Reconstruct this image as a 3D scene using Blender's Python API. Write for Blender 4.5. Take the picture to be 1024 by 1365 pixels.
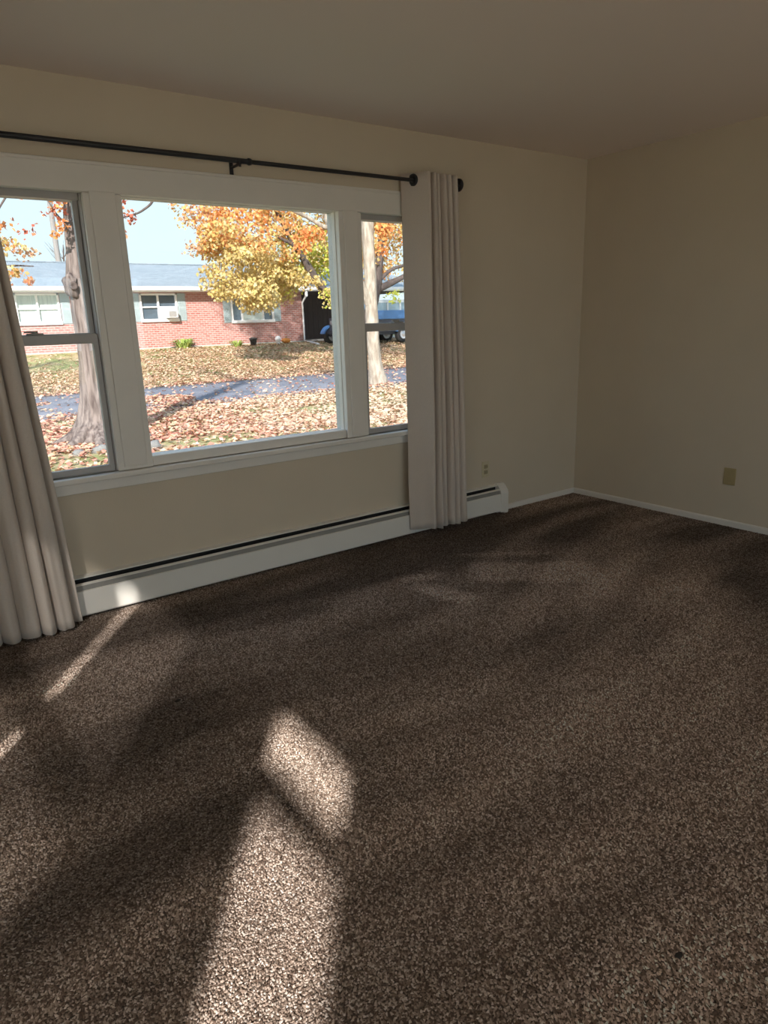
import bpy, bmesh, math, random
import numpy as np
from mathutils import Vector, Matrix, noise

for o in list(bpy.data.objects):
    bpy.data.objects.remove(o)
scene = bpy.context.scene
C = scene.collection

# ------------------------------------------------------------------ camera
W_PX, F_PX = 1024.0, 927.64
cam_loc = Vector((-4.4035, -3.5212, 1.3789))
yaw, pitch, roll = 0.62168, -0.26828, -0.03202
fwd = Vector((math.sin(yaw) * math.cos(pitch), math.cos(yaw) * math.cos(pitch), math.sin(pitch)))
rgt = Vector((math.cos(yaw), -math.sin(yaw), 0))
upv = rgt.cross(fwd)
r2 = rgt * math.cos(roll) + upv * math.sin(roll)
u2 = -rgt * math.sin(roll) + upv * math.cos(roll)
cd = bpy.data.cameras.new('camera')
cd.sensor_fit = 'HORIZONTAL'; cd.sensor_width = 36.0; cd.lens = F_PX / W_PX * 36.0
cd.clip_start = 0.02; cd.clip_end = 400
cam = bpy.data.objects.new('camera', cd)
cam.matrix_world = Matrix(((r2.x, u2.x, -fwd.x, cam_loc.x), (r2.y, u2.y, -fwd.y, cam_loc.y),
                           (r2.z, u2.z, -fwd.z, cam_loc.z), (0, 0, 0, 1)))
C.objects.link(cam); scene.camera = cam

# ------------------------------------------------------------------ world, sun, exposure
SKY, SUN, EXPOSURE, GLASS_T = 1.95, 13.0, 0.46, 0.68
world = bpy.data.worlds.new('world'); scene.world = world; world.use_nodes = True
nt = world.node_tree; nt.nodes.clear()
wo = nt.nodes.new('ShaderNodeOutputWorld'); bg = nt.nodes.new('ShaderNodeBackground')
tc = nt.nodes.new('ShaderNodeTexCoord'); sx = nt.nodes.new('ShaderNodeSeparateXYZ')
rp = nt.nodes.new('ShaderNodeValToRGB')
rp.color_ramp.elements[0].position = 0.0; rp.color_ramp.elements[0].color = (0.74, 0.95, 1.0, 1)
rp.color_ramp.elements[1].position = 0.9; rp.color_ramp.elements[1].color = (0.52, 0.74, 1.0, 1)
bg.inputs['Strength'].default_value = SKY
nt.links.new(tc.outputs['Generated'], sx.inputs[0]); nt.links.new(sx.outputs['Z'], rp.inputs[0])
nt.links.new(rp.outputs[0], bg.inputs['Color']); nt.links.new(bg.outputs[0], wo.inputs['Surface'])

SUN_E = math.radians(29.0)
sun_dir = Vector((0.595 * math.cos(SUN_E), 0.804 * math.cos(SUN_E), -math.sin(SUN_E))).normalized()
sd = bpy.data.lights.new('sun', 'SUN'); sd.energy = SUN; sd.color = (1.0, 0.94, 0.85); sd.angle = math.radians(1.5)
sun = bpy.data.objects.new('sun', sd); sun.rotation_euler = sun_dir.to_track_quat('-Z', 'Y').to_euler()
sun.location = (-20, -25, 25); C.objects.link(sun)

vs = scene.view_settings
vs.view_transform = 'Standard'; vs.look = 'None'; vs.gamma = 1.0; vs.use_curve_mapping = False
vs.exposure = EXPOSURE
scene.cycles.max_bounces = 14; scene.cycles.diffuse_bounces = 8; scene.cycles.transparent_max_bounces = 24
scene.cycles.sample_clamp_indirect = 6.0
scene.cycles.use_denoising = True

# ------------------------------------------------------------------ helpers
def link(o, parent=None):
    C.objects.link(o)
    if parent is not None:
        o.parent = parent
        o.matrix_parent_inverse = parent.matrix_world.inverted() if False else Matrix.Translation(-Vector(parent.location))
    return o

def tag(o, label=None, cat=None, group=None, kind=None):
    if label: o['label'] = label
    if cat: o['category'] = cat
    if group: o['group'] = group
    if kind: o['kind'] = kind
    return o

def empty(name, loc=(0, 0, 0)):
    o = bpy.data.objects.new(name, None); o.location = loc; o.empty_display_size = 0.1
    C.objects.link(o); return o

class MB:
    """collects shapes into ONE mesh"""
    def __init__(s): s.v = []; s.f = []; s.smooth = []
    def add(s, verts, faces, smooth=False):
        n = len(s.v); s.v += [tuple(v) for v in verts]
        s.f += [tuple(i + n for i in f) for f in faces]; s.smooth += [smooth] * len(faces); return s
    def box(s, x0, x1, y0, y1, z0, z1, b=0.0):
        if b <= 0:
            vs_ = [(x, y, z) for z in (z0, z1) for y in (y0, y1) for x in (x0, x1)]
            return s.add(vs_, [(0, 2, 3, 1), (4, 5, 7, 6), (0, 1, 5, 4), (2, 6, 7, 3), (0, 4, 6, 2), (1, 3, 7, 5)])
        bm = bmesh.new(); bmesh.ops.create_cube(bm, size=1)
        for v in bm.verts:
            v.co = Vector(((x0 + x1) / 2 + v.co.x * (x1 - x0), (y0 + y1) / 2 + v.co.y * (y1 - y0), (z0 + z1) / 2 + v.co.z * (z1 - z0)))
        b = min(b, 0.45 * min(abs(x1 - x0), abs(y1 - y0), abs(z1 - z0)))
        bmesh.ops.bevel(bm, geom=bm.edges[:], offset=b, segments=2, profile=0.5, affect='EDGES')
        bm.verts.index_update()
        s.add([v.co for v in bm.verts], [[v.index for v in f.verts] for f in bm.faces]); bm.free(); return s
    def prism(s, pts, axis, a0, a1):
        """polygon pts (2D) extruded along axis; pts are the two other coordinates in order"""
        def mk(p, a):
            return {'x': (a, p[0], p[1]), 'y': (p[0], a, p[1]), 'z': (p[0], p[1], a)}[axis]
        n = len(pts); v = [mk(p, a0) for p in pts] + [mk(p, a1) for p in pts]
        f = [tuple(range(n))[::-1], tuple(range(n, 2 * n))] + [(i, (i + 1) % n, n + (i + 1) % n, n + i) for i in range(n)]
        return s.add(v, f)
    def tube(s, path, radii, seg=12, cap=True, wob=0.0, seed=0, ridges=0, smooth=True):
        path = [Vector(p) for p in path]
        if not isinstance(radii, (list, tuple)): radii = [radii] * len(path)
        rings = []; up = None
        for i, p in enumerate(path):
            t = (path[min(i + 1, len(path) - 1)] - path[max(i - 1, 0)]).normalized()
            if up is None:
                up = Vector((0, 0, 1)) if abs(t.z) < 0.9 else Vector((0, 1, 0))
            a = t.cross(up).normalized(); b = a.cross(t).normalized(); up = b
            ring = []
            for k in range(seg):
                th = 2 * math.pi * k / seg; r = radii[i]
                if wob:
                    q = Vector((math.cos(th) * 1.5 + seed, math.sin(th) * 1.5, p.z * 1.3 + p.x + p.y))
                    r *= 1 + wob * noise.noise(q)
                    if ridges: r *= 1 + 0.05 * math.sin(th * ridges + 2.5 * noise.noise(q * 1.3) + p.z * .7)
                ring.append(p + a * math.cos(th) * r + b * math.sin(th) * r)
            rings.append(ring)
        v = [q for r in rings for q in r]; f = []
        for i in range(len(path) - 1):
            for k in range(seg):
                f.append((i * seg + k, i * seg + (k + 1) % seg, (i + 1) * seg + (k + 1) % seg, (i + 1) * seg + k))
        s.add(v, f, smooth)
        if cap:
            n = (len(path) - 1) * seg
            s.add(rings[0], [tuple(range(seg))[::-1]]); s.add(rings[-1], [tuple(range(seg))])
        return s
    def lathe(s, prof, c, axis='z', seg=24):
        """prof: (radius, height) list about axis through c"""
        v = []; f = []
        for r, h in prof:
            for k in range(seg):
                th = 2 * math.pi * k / seg; ca, sa = r * math.cos(th), r * math.sin(th)
                o = {'z': (ca, sa, h), 'y': (ca, h, sa), 'x': (h, ca, sa)}[axis]
                v.append((c[0] + o[0], c[1] + o[1], c[2] + o[2]))
        for i in range(len(prof) - 1):
            for k in range(seg):
                f.append((i * seg + k, i * seg + (k + 1) % seg, (i + 1) * seg + (k + 1) % seg, (i + 1) * seg + k))
        return s.add(v, f, True)
    def blob(s, c, r, amp=0.2, freq=1.5, seed=0, sub=2, flat=None):
        bm = bmesh.new(); bmesh.ops.create_icosphere(bm, subdivisions=sub, radius=1)
        for v in bm.verts:
            d = v.co.normalized(); k = 1 + amp * noise.noise(d * freq + Vector((seed, seed * .7, 0)))
            q = Vector((d.x * r[0] * k, d.y * r[1] * k, d.z * r[2] * k))
            if flat is not None: q.z = max(q.z, flat * r[2])
            v.co = q + Vector(c)
        bm.verts.index_update()
        s.add([v.co for v in bm.verts], [[v.index for v in f.verts] for f in bm.faces], True); bm.free(); return s
    def build(s, name, m, parent=None, recalc=True):
        me = bpy.data.meshes.new(name); me.from_pydata(s.v, [], s.f); me.materials.append(m)
        me.polygons.foreach_set('use_smooth', s.smooth)
        if recalc:
            bm = bmesh.new(); bm.from_mesh(me); bmesh.ops.recalc_face_normals(bm, faces=bm.faces); bm.to_mesh(me); bm.free()
        me.update()
        o = bpy.data.objects.new(name, me)
        return link(o, parent)

def mat(name, color, rough=0.6, metal=0.0, var=0.0, scale=20, bump=0.0, bscale=80, color2=None, spec=0.5, sheen=0.0, stretch=None, detail=3, trans=0.0, ior=1.45):
    m = bpy.data.materials.new(name); m.use_nodes = True
    n = m.node_tree.nodes; L = m.node_tree.links; b = n['Principled BSDF']
    b.inputs['Base Color'].default_value = (*color, 1); b.inputs['Roughness'].default_value = rough
    b.inputs['Metallic'].default_value = metal; b.inputs['Specular IOR Level'].default_value = spec
    b.inputs['Sheen Weight'].default_value = sheen
    tcn = n.new('ShaderNodeTexCoord'); mp = n.new('ShaderNodeMapping'); L.new(tcn.outputs['Object'], mp.inputs[0])
    if stretch: mp.inputs['Scale'].default_value = stretch
    if var or color2:
        nz = n.new('ShaderNodeTexNoise'); nz.inputs['Scale'].default_value = scale; nz.inputs['Detail'].default_value = detail
        L.new(mp.outputs[0], nz.inputs['Vector'])
        mx = n.new('ShaderNodeMix'); mx.data_type = 'RGBA'
        c2 = color2 or tuple(max(0, c * (1 - var)) for c in color)
        mx.inputs[6].default_value = (*color, 1); mx.inputs[7].default_value = (*c2, 1)
        rr = n.new('ShaderNodeMapRange'); rr.inputs[1].default_value = 0.35; rr.inputs[2].default_value = 0.65
        L.new(nz.outputs[0], rr.inputs[0]); L.new(rr.outputs[0], mx.inputs[0]); L.new(mx.outputs[2], b.inputs['Base Color'])
    if bump:
        nb = n.new('ShaderNodeTexNoise'); nb.inputs['Scale'].default_value = bscale; nb.inputs['Detail'].default_value = 3
        L.new(mp.outputs[0], nb.inputs['Vector'])
        bp = n.new('ShaderNodeBump'); bp.inputs['Strength'].default_value = bump; bp.inputs['Distance'].default_value = 0.01
        L.new(nb.outputs[0], bp.inputs['Height']); L.new(bp.outputs[0], b.inputs['Normal'])
    return m

def glass_mat(name, t, gloss=0.04):
    m = bpy.data.materials.new(name); m.use_nodes = True; n = m.node_tree.nodes; L = m.node_tree.links; n.clear()
    out = n.new('ShaderNodeOutputMaterial'); tr = n.new('ShaderNodeBsdfTransparent'); gl = n.new('ShaderNodeBsdfGlossy')
    tr.inputs[0].default_value = (t, t, t * 1.01, 1); gl.inputs['Roughness'].default_value = 0.01
    mx = n.new('ShaderNodeMixShader'); mx.inputs[0].default_value = gloss
    L.new(tr.outputs[0], mx.inputs[1]); L.new(gl.outputs[0], mx.inputs[2]); L.new(mx.outputs[0], out.inputs[0])
    return m

def sheer_mat(name, col, tl, tp):
    m = bpy.data.materials.new(name); m.use_nodes = True; n = m.node_tree.nodes; L = m.node_tree.links; n.clear()
    out = n.new('ShaderNodeOutputMaterial'); d = n.new('ShaderNodeBsdfDiffuse'); t = n.new('ShaderNodeBsdfTranslucent'); p = n.new('ShaderNodeBsdfTransparent')
    d.inputs[0].default_value = (*col, 1); t.inputs[0].default_value = (*col, 1)
    a = n.new('ShaderNodeMixShader'); a.inputs[0].default_value = tl; b = n.new('ShaderNodeMixShader'); b.inputs[0].default_value = tp
    L.new(d.outputs[0], a.inputs[1]); L.new(t.outputs[0], a.inputs[2]); L.new(a.outputs[0], b.inputs[1]); L.new(p.outputs[0], b.inputs[2]); L.new(b.outputs[0], out.inputs[0])
    return m

def leaf_mat(name, tl=0.35):
    m = bpy.data.materials.new(name); m.use_nodes = True; n = m.node_tree.nodes; L = m.node_tree.links; n.clear()
    out = n.new('ShaderNodeOutputMaterial'); d = n.new('ShaderNodeBsdfDiffuse'); t = n.new('ShaderNodeBsdfTranslucent')
    at = n.new('ShaderNodeAttribute'); at.attribute_name = 'leaf_color'
    a = n.new('ShaderNodeMixShader'); a.inputs[0].default_value = tl
    L.new(at.outputs['Color'], d.inputs[0]); L.new(at.outputs['Color'], t.inputs[0])
    L.new(d.outputs[0], a.inputs[1]); L.new(t.outputs[0], a.inputs[2]); L.new(a.outputs[0], out.inputs[0])
    return m

rng = np.random.default_rng(7)
def leaves(name, P, size, cols, m, parent=None, flat=0.0, loc=(0, 0, 0), seed=1):
    """P (n,3) leaf centres; each leaf a bent kite of two triangles; cols (n,3)"""
    g = np.random.default_rng(seed); n = len(P); P = np.asarray(P, float)
    nrm = g.normal(size=(n, 3)); nrm[:, 2] = np.abs(nrm[:, 2])
    nrm[:, :2] *= (1 - flat); nrm[:, 2] += flat * 1.5
    nrm /= np.linalg.norm(nrm, axis=1)[:, None]
    a = np.cross(nrm, g.normal(size=(n, 3))); a /= np.linalg.norm(a, axis=1)[:, None]; b = np.cross(nrm, a)
    s = (size * g.uniform(.65, 1.3, n))[:, None]
    v = np.empty((n, 4, 3))
    v[:, 0] = P - a * s * .5; v[:, 1] = P + b * s * .42 + nrm * s * .12; v[:, 2] = P + a * s * .55; v[:, 3] = P - b * s * .42 + nrm * s * .12
    me = bpy.data.meshes.new(name)
    me.vertices.add(n * 4); me.vertices.foreach_set('co', v.reshape(-1))
    tri = np.arange(n)[:, None] * 4 + np.array([0, 1, 2, 0, 2, 3])[None]
    me.loops.add(n * 6); me.loops.foreach_set('vertex_index', tri.reshape(-1).astype(np.int32))
    me.polygons.add(n * 2); me.polygons.foreach_set('loop_start', (np.arange(n * 2) * 3).astype(np.int32))
    me.update(calc_edges=True)
    at = me.attributes.new('leaf_color', 'FLOAT_COLOR', 'POINT')
    cc = np.ones((n, 4, 4)); cc[:, :, :3] = np.asarray(cols)[:, None, :]
    at.data.foreach_set('color', cc.reshape(-1))
    me.materials.append(m); me.validate()
    o = bpy.data.objects.new(name, me); link(o, parent); o['kind'] = 'stuff'
    return o

# ------------------------------------------------------------------ materials
M = {}
M['wall'] = mat('wall_paint', (0.64, 0.56, 0.445), 0.85, bump=0.06, bscale=140, var=0.03, scale=3, spec=0.2)
M['ceil'] = mat('ceiling_paint', (0.84, 0.75, 0.69), 0.95, bump=0.05, bscale=90, spec=0.1)
M['trim'] = mat('trim_paint', (0.78, 0.75, 0.70), 0.45, var=0.03, scale=6, bump=0.02, bscale=60)
M['sash'] = mat('sash_vinyl', (0.42, 0.40, 0.39), 0.45, var=0.04, scale=8)
M['heater'] = mat('heater_enamel', (0.80, 0.78, 0.73), 0.35, var=0.03, scale=5)
M['damper'] = mat('damper_metal', (0.30, 0.29, 0.27), 0.5, metal=0.0, var=0.1, scale=9)
M['dark'] = mat('dark_gap', (0.012, 0.012, 0.014), 0.7)
M['black'] = mat('black_metal', (0.016, 0.016, 0.02), 0.42, var=0.2, scale=60)
M['curtain'] = mat('curtain_fabric', (0.62, 0.55, 0.49), 0.95, var=0.06, scale=220, bump=0.12, bscale=420, spec=0.1, sheen=0.2)
M['almond'] = mat('almond_plastic', (0.60, 0.53, 0.36), 0.4, var=0.03, scale=9)
M['tan'] = mat('tan_plate', (0.42, 0.34, 0.18), 0.4, var=0.04, scale=9)
M['slot'] = mat('outlet_face', (0.36, 0.31, 0.19), 0.5)
M['glass'] = glass_mat('window_glass', GLASS_T)
M['clear'] = glass_mat('clear_glass', 0.97, 0.03)
M['sheer'] = sheer_mat('sheer_fabric', (0.85, 0.83, 0.8), 0.6, 0.055)
M['screen'] = glass_mat('insect_screen', 0.76, 0.0)
M['debris'] = mat('debris_brown', (0.03, 0.022, 0.016), 0.9)

def carpet_material():
    m = bpy.data.materials.new('carpet'); m.use_nodes = True; n = m.node_tree.nodes; L = m.node_tree.links; b = n['Principled BSDF']
    b.inputs['Roughness'].default_value = 1.0; b.inputs['Specular IOR Level'].default_value = 0.05
    b.inputs['Sheen Weight'].default_value = 0.25; b.inputs['Sheen Roughness'].default_value = 0.5
    b.inputs['Sheen Tint'].default_value = (0.9, 0.8, 0.72, 1)
    tcn = n.new('ShaderNodeTexCoord')
    g = n.new('ShaderNodeTexNoise'); g.inputs['Scale'].default_value = 150; g.inputs['Detail'].default_value = 2.5; g.inputs['Roughness'].default_value = 0.65
    L.new(tcn.outputs['Object'], g.inputs['Vector'])
    r = n.new('ShaderNodeValToRGB'); e = r.color_ramp.elements
    e[0].position = 0.33; e[0].color = (0.030, 0.021, 0.015, 1); e[1].position = 0.70; e[1].color = (0.36, 0.285, 0.225, 1)
    q = e.new(0.50); q.color = (0.125, 0.092, 0.070, 1)
    L.new(g.outputs[0], r.inputs[0])
    # lay of the pile: broad brushed swaths
    mp = n.new('ShaderNodeMapping'); mp.inputs['Rotation'].default_value = (0, 0, 0.55); mp.inputs['Scale'].default_value = (0.7, 2.6, 1)
    L.new(tcn.outputs['Object'], mp.inputs[0])
    s = n.new('ShaderNodeTexNoise'); s.inputs['Scale'].default_value = 1.5; s.inputs['Detail'].default_value = 4; s.inputs['Distortion'].default_value = 0.8
    L.new(mp.outputs[0], s.inputs['Vector'])
    mr = n.new('ShaderNodeMapRange'); mr.inputs[1].default_value = 0.36; mr.inputs[2].default_value = 0.64; mr.inputs[3].default_value = 0.68; mr.inputs[4].default_value = 1.30
    L.new(s.outputs[0], mr.inputs[0])
    vm = n.new('ShaderNodeVectorMath'); vm.operation = 'SCALE'
    L.new(r.outputs[0], vm.inputs[0]); L.new(mr.outputs[0], vm.inputs['Scale']); L.new(vm.outputs[0], b.inputs['Base Color'])
    bp = n.new('ShaderNodeBump'); bp.inputs['Strength'].default_value = 0.9; bp.inputs['Distance'].default_value = 0.006
    L.new(g.outputs[0], bp.inputs['Height']); L.new(bp.outputs[0], b.inputs['Normal'])
    return m
M['carpet'] = carpet_material()

# ------------------------------------------------------------------ the room
XL, YB, CH, T = -5.3, -6.9, 2.44, 0.12
def struct(o): o['kind'] = 'structure'; return o

fl = MB().box(XL - T, T, YB - T, T, -0.3, 0.0).build('floor', M['carpet']); struct(fl)
struct(MB().box(XL - T, T, YB - T, T, CH, CH + 0.2).build('ceiling', M['ceil']))
struct(MB().box(0, T, YB - T, T, 0, CH).build('wall_right', M['wall']))
# carpet pile: cut tufts, each a little leaning pyramid with its own yarn tone
def carpet_pile():
    g = np.random.default_rng(77); sp = .0057
    x0, x1, y0, y1 = XL + .01, -.014, -3.6, -.004
    nxp, nyp = int((x1 - x0) / sp), int((y1 - y0) / sp)
    X, Y = np.meshgrid(x0 + (np.arange(nxp) + .5) * sp, y0 + (np.arange(nyp) + .5) * sp); n = X.size
    X = X.ravel() + g.uniform(-.45, .45, n) * sp; Y = Y.ravel() + g.uniform(-.45, .45, n) * sp
    # lay field on a coarse grid: brushed swaths
    gx, gy = np.arange(XL - .1, .2, .05), np.arange(-4.0, .1, .05)
    ca, sa = math.cos(.08), math.sin(.08); F = np.empty((len(gy), len(gx)))
    for j, yy in enumerate(gy):
        for i, xx_ in enumerate(gx):
            u, w = xx_ * ca + yy * sa, -xx_ * sa + yy * ca
            w += .12 * math.sin(u * 1.9); F[j, i] = .70 * noise.noise(Vector((u * .7, w * 3.0, 1.7))) + .60 * noise.noise(Vector((u * 1.3 + 5, w * 6.5, 4.1))) + .35 * noise.noise(Vector((xx_ * 1.1, yy * 1.1, 9.0)))
    fx = np.clip((X - gx[0]) / .05, 0, len(gx) - 1.001); fy = np.clip((Y - gy[0]) / .05, 0, len(gy) - 1.001)
    ix, iy = fx.astype(int), fy.astype(int); tx, ty = fx - ix, fy - iy
    lay_shade = F[iy, ix] * (1 - tx) * (1 - ty) + F[iy, ix + 1] * tx * (1 - ty) + F[iy + 1, ix] * (1 - tx) * ty + F[iy + 1, ix + 1] * tx * ty
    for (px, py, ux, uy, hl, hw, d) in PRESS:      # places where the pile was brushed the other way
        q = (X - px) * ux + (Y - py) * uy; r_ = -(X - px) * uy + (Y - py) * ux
        lay_shade = lay_shade + d * np.clip((hl - np.abs(q)) / .10 + .5, 0, 1) * np.clip((hw - np.abs(r_)) / .07 + .5, 0, 1)
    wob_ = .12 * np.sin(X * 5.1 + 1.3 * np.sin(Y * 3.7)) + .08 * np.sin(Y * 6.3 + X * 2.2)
    near = np.maximum(np.clip((Y + .78 + wob_) / .22 + .5, 0, 1), np.clip((X + 1.05 + wob_) / .30 + .5, 0, 1))   # corner shade along the walls, painted into the yarn tone
    lay_shade = lay_shade - .42 * near - .30 * np.exp(-(((X + 3.85) / .45) ** 2 + ((Y + 1.45) / .55) ** 2)) + .22 * np.exp(-(((X + 2.5) / .9) ** 2 + ((Y + 1.9) / .7) ** 2))  # also painted: shade left of the sun patches, a lighter middle
    h = g.uniform(.0036, .0068, n); ang = g.uniform(0, 6.283, n); rad = sp * g.uniform(.55, .85, n)
    lx = .003 * g.normal(size=n) + .004 * lay_shade * .6; ly = .003 * g.normal(size=n) + .004 * lay_shade
    v = np.empty((n, 4, 3))
    for k in range(3):
        a = ang + k * 2.0944; v[:, k, 0] = X + np.cos(a) * rad; v[:, k, 1] = Y + np.sin(a) * rad; v[:, k, 2] = .0006
    v[:, 3, 0] = X + lx; v[:, 3, 1] = Y + ly; v[:, 3, 2] = h
    tri = np.arange(n)[:, None] * 4 + np.array([0, 1, 3, 1, 2, 3, 2, 0, 3])[None]
    me = bpy.data.meshes.new('carpet_pile')
    me.vertices.add(n * 4); me.vertices.foreach_set('co', v.reshape(-1))
    me.loops.add(n * 9); me.loops.foreach_set('vertex_index', tri.reshape(-1).astype(np.int32))
    me.polygons.add(n * 3); me.polygons.foreach_set('loop_start', (np.arange(n * 3) * 3).astype(np.int32))
    me.update(calc_edges=True)
    tones = np.array([(.19, .135, .105), (.33, .25, .200), (.50, .395, .325), (.66, .545, .465), (.82, .71, .63)])
    c = tones[g.choice(5, size=n, p=(.22, .28, .25, .17, .08))] * (np.clip(.95 + .75 * lay_shade, .42, 1.5))[:, None]
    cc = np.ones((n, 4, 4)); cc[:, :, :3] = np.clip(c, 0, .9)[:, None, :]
    me.attributes.new('leaf_color', 'FLOAT_COLOR', 'POINT').data.foreach_set('color', cc.reshape(-1))
    me.materials.append(leaf_mat('carpet_yarn', .12))
    o = bpy.data.objects.new('carpet_pile', me); link(o, fl); o['kind'] = 'stuff'
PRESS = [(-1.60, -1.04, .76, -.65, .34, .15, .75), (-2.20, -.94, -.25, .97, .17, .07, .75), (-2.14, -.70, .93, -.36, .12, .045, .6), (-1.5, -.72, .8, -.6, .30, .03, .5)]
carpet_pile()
# window wall with its opening
WX0, WX1, WZ0, WZ1 = -4.08, -1.40, 0.70, 2.03
m = MB()
m.box(XL - T, WX0, 0, T, 0, CH); m.box(WX1, 0, 0, T, 0, CH); m.box(WX0, WX1, 0, T, 0, WZ0); m.box(WX0, WX1, 0, T, WZ1, CH)
struct(m.build('wall_front', M['wall']))
# left wall: a window with added sheers and a narrow window beside it
m = MB()
a0, a1, az0, az1 = -3.30, -1.95, 0.75, 1.86
b0, b1, bz0, bz1 = -4.59, -4.00, 0.25, 1.86
m.box(XL - T, XL, a1, 0, 0, CH); m.box(XL - T, XL, b1, a0, 0, CH); m.box(XL - T, XL, YB, b0, 0, CH)
m.box(XL - T, XL, a0, a1, 0, az0); m.box(XL - T, XL, a0, a1, az1, CH); m.box(XL - T, XL, b0, b1, 0, bz0); m.box(XL - T, XL, b0, b1, bz1, CH)
struct(m.build('wall_left', M['wall']))
# back wall, out of view; wide glazed doors added to let in fill daylight
m = MB()
d0, d1, dz = -4.6, -1.0, 2.12
m.box(XL - T, d0, YB - T, YB, 0, CH); m.box(d1, 0, YB - T, YB, 0, CH); m.box(d0, d1, YB - T, YB, dz, CH)
struct(m.build('wall_back', M['wall']))
fill_door = empty('fill_door_1', ((d0 + d1) / 2, YB - 0.06, 0)); tag(fill_door, kind='structure')
for i in range(4):
    x0 = d0 + i * (d1 - d0) / 4; x1 = x0 + (d1 - d0) / 4
    f = MB(); f.box(x0, x0 + .05, YB - .08, YB - .04, 0, dz, .004); f.box(x1 - .05, x1, YB - .08, YB - .04, 0, dz, .004)
    f.box(x0, x1, YB - .08, YB - .04, 0, .06, .004); f.box(x0, x1, YB - .08, YB - .04, dz - .05, dz, .004)
    p = f.build('fill_door_frame', M['trim'], fill_door)
    MB().box(x0 + .05, x1 - .05, YB - .064, YB - .058, .06, dz - .05).build('pane', M['clear'], fill_door)
w2 = empty('window_2', (XL - .06, (a0 + a1) / 2, az0)); tag(w2, kind='structure')
f = MB(); f.box(XL - .08, XL - .04, a0, a0 + .03, az0, az1); f.box(XL - .08, XL - .04, a1 - .03, a1, az0, az1); f.box(XL - .08, XL - .04, a0, a1, az0, az0 + .03)
f.build('window_frame', M['trim'], w2)
MB().box(XL - .08, XL - .04, a0, a1, 1.09, 1.20).build('meeting_rail', M['trim'], w2)
MB().box(XL - .063, XL - .058, a0, a1, az0, az1).build('pane', M['clear'], w2)
for (y0, y1) in ((a0 - .05, -2.437), (-2.389, a1 + .05)):  # unseen sheers, added to soften the sun; their gap shapes the bright strip
    pts = []; n = max(6, int((y1 - y0) / .02))
    v = []; fc = []
    for k in range(n + 1):
        y = y0 + (y1 - y0) * k / n; x = XL + .02 + .012 * math.sin(k * 1.9)
        v += [(x, y, az0 - .1), (x, y, az1 + .1)]
        if k: fc.append((2 * k - 2, 2 * k, 2 * k + 1, 2 * k - 1))
    MB().add(v, fc, True).build('added_sheer_panel', M['sheer'], w2, recalc=False)
w3 = empty('window_3', (XL - .06, (b0 + b1) / 2, bz0)); tag(w3, kind='structure')
MB().box(XL - .075, XL - .045, b0, b1, 1.566, 1.66).build('muntin', M['trim'], w3)
MB().box(XL - .063, XL - .058, b0, b1, bz0, bz1).build('pane', M['clear'], w3)
MB().box(XL - .095, XL - .094, b0, b1, bz0, 1.60).build('insect_screen', M['screen'], w3)

# baseboards
def baseboard(name, pts, axis, a0_, a1_):
    return struct(MB().prism(pts, axis, a0_, a1_).build(name, M['trim']))
baseboard('baseboard_right', [(0.0, 0.0), (-0.012, 0.0), (-0.012, 0.034), (-0.007, 0.042), (0.0, 0.042)], 'y', YB, 0.0)
baseboard('baseboard_front', [(0.0, 0.0), (-0.012, 0.0), (-0.012, 0.034), (-0.007, 0.042), (0.0, 0.042)], 'x', -0.81, -0.012)

# ------------------------------------------------------------------ the picture window
win = empty('window_1', (-2.74, 0, 0.70)); tag(win, 'wide white picture window with a double-hung sash at each side', kind='structure')
GX0, GX1 = -3.32, -2.14           # centre glass
LX0, LX1 = -4.04, -3.495          # left sash opening
RX0, RX1 = -1.985, -1.44          # right sash opening
GZ0, GZ1 = 0.752, 1.975
B = .004
MB().box(-4.15, -1.32, -.018, .03, 1.975, 2.10, B).build('head_casing', M['trim'], win)
MB().box(-4.15, -1.32, -.024, 0.0, 2.088, 2.104, B).build('head_cap', M['trim'], win)
MB().box(-4.15, LX0 - .01, -.018, .03, .70, 1.985, B).build('side_casing', M['trim'], win)
MB().box(RX1 + .01, -1.32, -.018, .03, .70, 1.985, B).build('side_casing', M['trim'], win)
for (x0, x1) in ((LX1 + .0, GX0), (GX1, RX0)):
    mu = MB().box(x0 + .001, x1 - .001, -.016, .108, .702, 1.974, B).build('mullion', M['trim'], win)
    MB().box(x0 + .03, x1 - .03, -.026, -.015, .72, 1.98, .003).build('mullion_strip', M['trim'], mu)
f = MB(); f.box(GX0 - .01, GX0 + .004, .02, .10, .71, 2.0, .002); f.box(GX1 - .004, GX1 + .01, .02, .1, .71, 2.0, .002)
f.box(GX0 + .002, GX1 - .002, -.004, .099, .703, GZ0, .003); f.box(GX0 + .002, GX1 - .002, .031, .099, GZ1 - .004, 2.028, .003)
f.build('picture_frame', M['trim'], win)
MB().box(GX0 - .005, GX1 + .005, .05, .056, GZ0 - .005, GZ1 + .005).build('pane', M['glass'], win)
st = MB(); st.box(-4.2, -1.27, -.045, .03, .672, .700, .006)
st.build('stool', M['trim'], win)
MB().box(-4.15, -1.32, -.014, 0.0, .62, .672, .003).build('apron', M['trim'], win)
MB().box(WX0, WX1, .02, T + .03, .66, .702, .003).build('outer_sill', M['trim'], win)
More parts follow.
